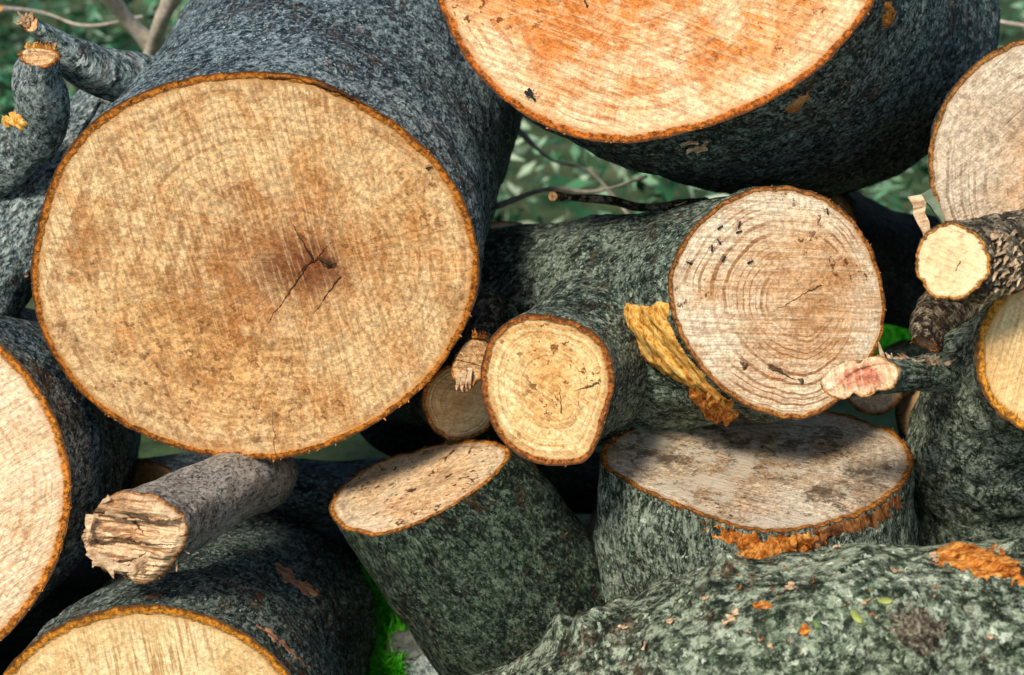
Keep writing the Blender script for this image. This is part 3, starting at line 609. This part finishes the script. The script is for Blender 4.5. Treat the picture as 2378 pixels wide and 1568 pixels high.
# ---------------------------------------------------------------- chips and leaves
CH=[TORNP,TORNY,TORN]
def chip(key,u,v,size,mat,name='wood_chip',label="small torn wood chip lying on bark",el=1.8,lift=.004,curl=.3):
    p,n=hit(key,u,v)
    if p is None: return
    n=n.normalized(); a=random.uniform(0,6.28); t=n.orthogonal().normalized(); t=Matrix.Rotation(a,3,n)@t; s=n.cross(t)
    V=[];F=[];N=6
    leaf=name=='leaf'
    for i in range(N+1):
        f=i/N*2-1
        w=size*(math.sqrt(max(0,1-f*f))*.9+.02 if leaf else (.6+random.uniform(-.45,.45))*(1-.4*abs(f)))
        for k in (-1,0,1):
            for z in (0,1):
                V.append(p+t*f*size*el+s*(k*w+(0 if leaf else random.uniform(-.15,.15)*size))+n*(lift+curl*size*(f*f+.3*abs(k))+ (0 if leaf else random.uniform(-.15,.15)*size)+z*(.0008 if leaf else size*.18)))
    for i in range(N):
        for k in range(2):
            q=i*6+k*2
            F.append((q+1,q+3,q+9,q+7)); F.append((q,q+6,q+8,q+2))
        F.append((i*6,i*6+1,i*6+7,i*6+6)); F.append((i*6+4,i*6+10,i*6+11,i*6+5))
    F.append((0,2,3,1));F.append((2,4,5,3)); q=N*6; F.append((q,q+1,q+3,q+2));F.append((q+2,q+3,q+5,q+4))
    o=mk(name,V,F,[mat],p,smooth=leaf); o["label"]=label; o["category"]='leaf' if leaf else 'wood chip'; o["group"]="leaves on the logs" if leaf else "wood chips on the logs"
for (u,v,s,m) in [(1860,1275,.014,0),(1835,1370,.014,0),(1945,1275,.009,0),(2170,1300,.01,0),(1870,1465,.009,2),(1700,1440,.016,0),(1560,1445,.007,0),(2010,1400,.006,0),(2250,1420,.005,0),(1790,1500,.006,0),(1640,1390,.007,0),(2300,1480,.006,0),(2080,1330,.007,0),(1500,1500,.006,0),(1450,1460,.008,0),(1720,1370,.006,2)]:
    chip('Q',u,v,s,CH[m],el=random.uniform(.9,1.9))
for k in range(75):
    cu,cv=random.choice([(1850,1350),(1950,1300),(2100,1350),(1780,1450),(2050,1420),(1820,1370),(2200,1400)])
    chip('Q',random.gauss(cu,55),random.gauss(cv,28),random.uniform(.0012,.0035),random.choice([TORNP,TORNP,TORNP,TORN]),el=random.uniform(.8,2.2))
for k in range(14): chip('E_f',random.uniform(1500,2050),random.uniform(1030,1180),random.uniform(.0015,.003),TORNP,label="tiny sawdust chip on a weathered stump top",lift=.001)
for (u,v,s) in [(1600,330,.012),(1618,345,.014),(1635,335,.01)]: chip('B',u,v,s,TORNP,label="pale torn splinter stuck on dark bark",lift=.0)
patch('torn_wood','B',[(1815,248),(1850,225),(1880,205),(1885,230),(1860,262),(1828,272)],fibre_mat('brown_scrape',(.14,.05,.015),(.40,.16,.05),(.60,.32,.13)),eB,bB,h=.003,rough=.004)
patch('torn_wood','B',[(2050,0),(2075,-10),(2080,40),(2055,75),(2045,60)],TORN,eB,bB,h=.01,rough=.01)
LG=plain_mat('yellow_green_leaf',(.30,.34,.08),.5); LG2=plain_mat('green_leaf',(.12,.2,.05),.5)
for (key,u,v,s,m) in [('Q',1988,1435,.009,LG),('Q',2055,1398,.008,LG),('Q',1935,1250,.008,LG2),('Q',2050,1245,.009,LG2),('Q',1985,1260,.008,LG2),('C',1583,478,.011,LG),('Q',1895,1450,.005,LG2)]:
    chip(key,u,v,s,m,'leaf',"small green leaf lying on mossy bark",2.0,.004,.25)
# ---------------------------------------------------------------- setting
def raw(name,V,F,mat,attrs=None,**props):
    me=bpy.data.meshes.new(name); me.from_pydata(V,[],F); me.materials.append(mat)
    for k,dat in (attrs or {}).items():
        a=me.attributes.new(k,'FLOAT','POINT'); a.data.foreach_set('value',np.asarray(dat,dtype=np.float32))
    o=bpy.data.objects.new(name,me); scene.collection.objects.link(o)
    for k,v in props.items(): o[k]=v
    return o
g=G('forest_soil'); v=g.n('ShaderNodeTexCoord').outputs['Object']
n=g.noise(v,6.,8.,.7)
gm=g.out(g.ramp(n,[(.35,(.02,.03,.012)),(.5,(.05,.09,.03)),(.62,(.12,.12,.06))]),.9,n,1.,.03)
V=[];F=[];NN=90
def gz(x,y): return .05*noise.fractal(Vector((x*.6,y*.6,0)),1,2,3)-.04+max(0,(y-3.5))*.12
xs=np.sign(np.linspace(-1,1,NN+1))*np.abs(np.linspace(-1,1,NN+1))**2.5*60
for i in range(NN+1):
    for j in range(NN+1): V.append((xs[i],xs[j]+1,gz(xs[i],xs[j]+1)))
for i in range(NN):
    for j in range(NN):
        q=i*(NN+1)+j; F.append((q,q+NN+1,q+NN+2,q+1))
gr=raw('ground',V,F,gm,kind='structure',label="dark forest soil with low green growth",category='ground')
for p in gr.data.polygons: p.use_smooth=True
def leafmat(name,cols):
    g=G(name); a=g.attr('lv','Fac'); c=g.ramp(a,cols)
    b=g.n('ShaderNodeBsdfPrincipled',{'Base Color':c,'Roughness':.7,'Specular IOR Level':.1})
    t=g.n('ShaderNodeBsdfTranslucent',{'Color':c}); m=g.n('ShaderNodeMixShader',{0:.35,1:b.outputs[0],2:t.outputs[0]})
    o=g.n('ShaderNodeOutputMaterial'); g.t.links.new(m.outputs[0],o.inputs[0]); return g.m
LM=leafmat('undergrowth_leaves',[(0.,(.006,.025,.012)),(.28,(.03,.13,.055)),(.48,(.14,.40,.20)),(.7,(.42,.68,.42)),(1.,(.72,.84,.58))])
GM=leafmat('fresh_grass',[(0.,(.05,.35,.01)),(.5,(.12,.75,.03)),(1.,(.28,.92,.07))])
V=[];F=[];LV=[]
for k in range(30000):
    x=random.uniform(-3.2,3.4); y=random.uniform(1.5,4.6)
    top=.35+.28*(y-1.4)+.35*noise.noise(Vector((x*1.3,y*1.3,4)))
    z=gz(x,y)+random.random()**.7*max(.15,top)
    if noise.noise(Vector((x*3,y*3,z*3)))<-.10: continue
    c=Vector((x,y,z)); a=Vector((random.gauss(0,1),random.gauss(0,1),random.gauss(0,.6))).normalized(); b=a.cross(Vector((random.gauss(0,1),random.gauss(0,1),random.gauss(0,1)))).normalized()
    l=random.uniform(.015,.045); w=l*random.uniform(.2,.5); k0=len(V)
    V+=[c-a*l,c+b*w,c+a*l,c-b*w]; F.append((k0,k0+1,k0+2,k0+3))
    q=min(1,max(0,.48+.10*x+1.2*noise.noise(Vector((x*3.3,y*3.3,z*3.3+7)))+random.gauss(0,.12))); LV+=[q]*4
raw('undergrowth',V,F,LM,{'lv':LV},kind='stuff',label="dense blurred green undergrowth behind the log pile",category='undergrowth')
V=[];F=[];LV=[]
for k in range(8000):
    if k%6: x=random.gauss(-.23,.06);y=random.uniform(.25,.85)
    else: x=random.gauss(1.0,.06);y=random.uniform(1.4,2.)
    z=gz(x,y); hh=random.uniform(.03,.07); a=random.uniform(0,6.28); lean=Vector((math.cos(a),math.sin(a),0))*hh*random.uniform(.3,1.2)
    s=Vector((-math.sin(a),math.cos(a),0))*random.uniform(.004,.009); c=Vector((x,y,z)); k0=len(V)
    V+=[c-s,c+s,c+s*.7+lean*.4+Vector((0,0,hh*.6)),c-s*.7+lean*.4+Vector((0,0,hh*.6)),c+lean+Vector((0,0,hh))]
    F+=[(k0,k0+1,k0+2,k0+3),(k0+3,k0+2,k0+4)]; q=min(1,max(0,random.gauss(.5,.25))); LV+=[q]*5
raw('grass',V,F,GM,{'lv':LV},kind='stuff',label="bright green grass showing through the gaps",category='grass')
# ---------------------------------------------------------------- light, camera
w=bpy.data.worlds.new("World"); scene.world=w; w.use_nodes=True; nt=w.node_tree
bg=nt.nodes['Background']; sky=nt.nodes.new('ShaderNodeTexSky'); sky.sky_type='NISHITA'; sky.sun_disc=False
EL=math.radians(48); AZ=math.radians(208)
sky.sun_elevation=EL; sky.sun_rotation=AZ
nt.links.new(sky.outputs[0],bg.inputs[0]); bg.inputs[1].default_value=.135
sd=bpy.data.lights.new('sun','SUN'); sd.energy=4.1; sd.angle=math.radians(13); sd.color=(1,.93,.82)
so=bpy.data.objects.new('sun',sd); scene.collection.objects.link(so)
dirv=Vector((math.sin(AZ)*math.cos(EL),math.cos(AZ)*math.cos(EL),math.sin(EL)))
so.rotation_euler=dirv.to_track_quat('Z','Y').to_euler(); so.location=dirv*5
cd=bpy.data.cameras.new('camera'); co=bpy.data.objects.new('camera',cd); scene.collection.objects.link(co)
co.location=W(CAM); co.rotation_euler=(math.pi/2-PHI,0,0); cd.sensor_width=36; cd.lens=36*4/2.378; cd.clip_start=.05; cd.clip_end=300
cd.dof.use_dof=True; cd.dof.focus_distance=4.05*S; cd.dof.aperture_fstop=3.8
scene.camera=co
scene.view_settings.view_transform='Standard'; scene.view_settings.look='None'; scene.view_settings.exposure=0
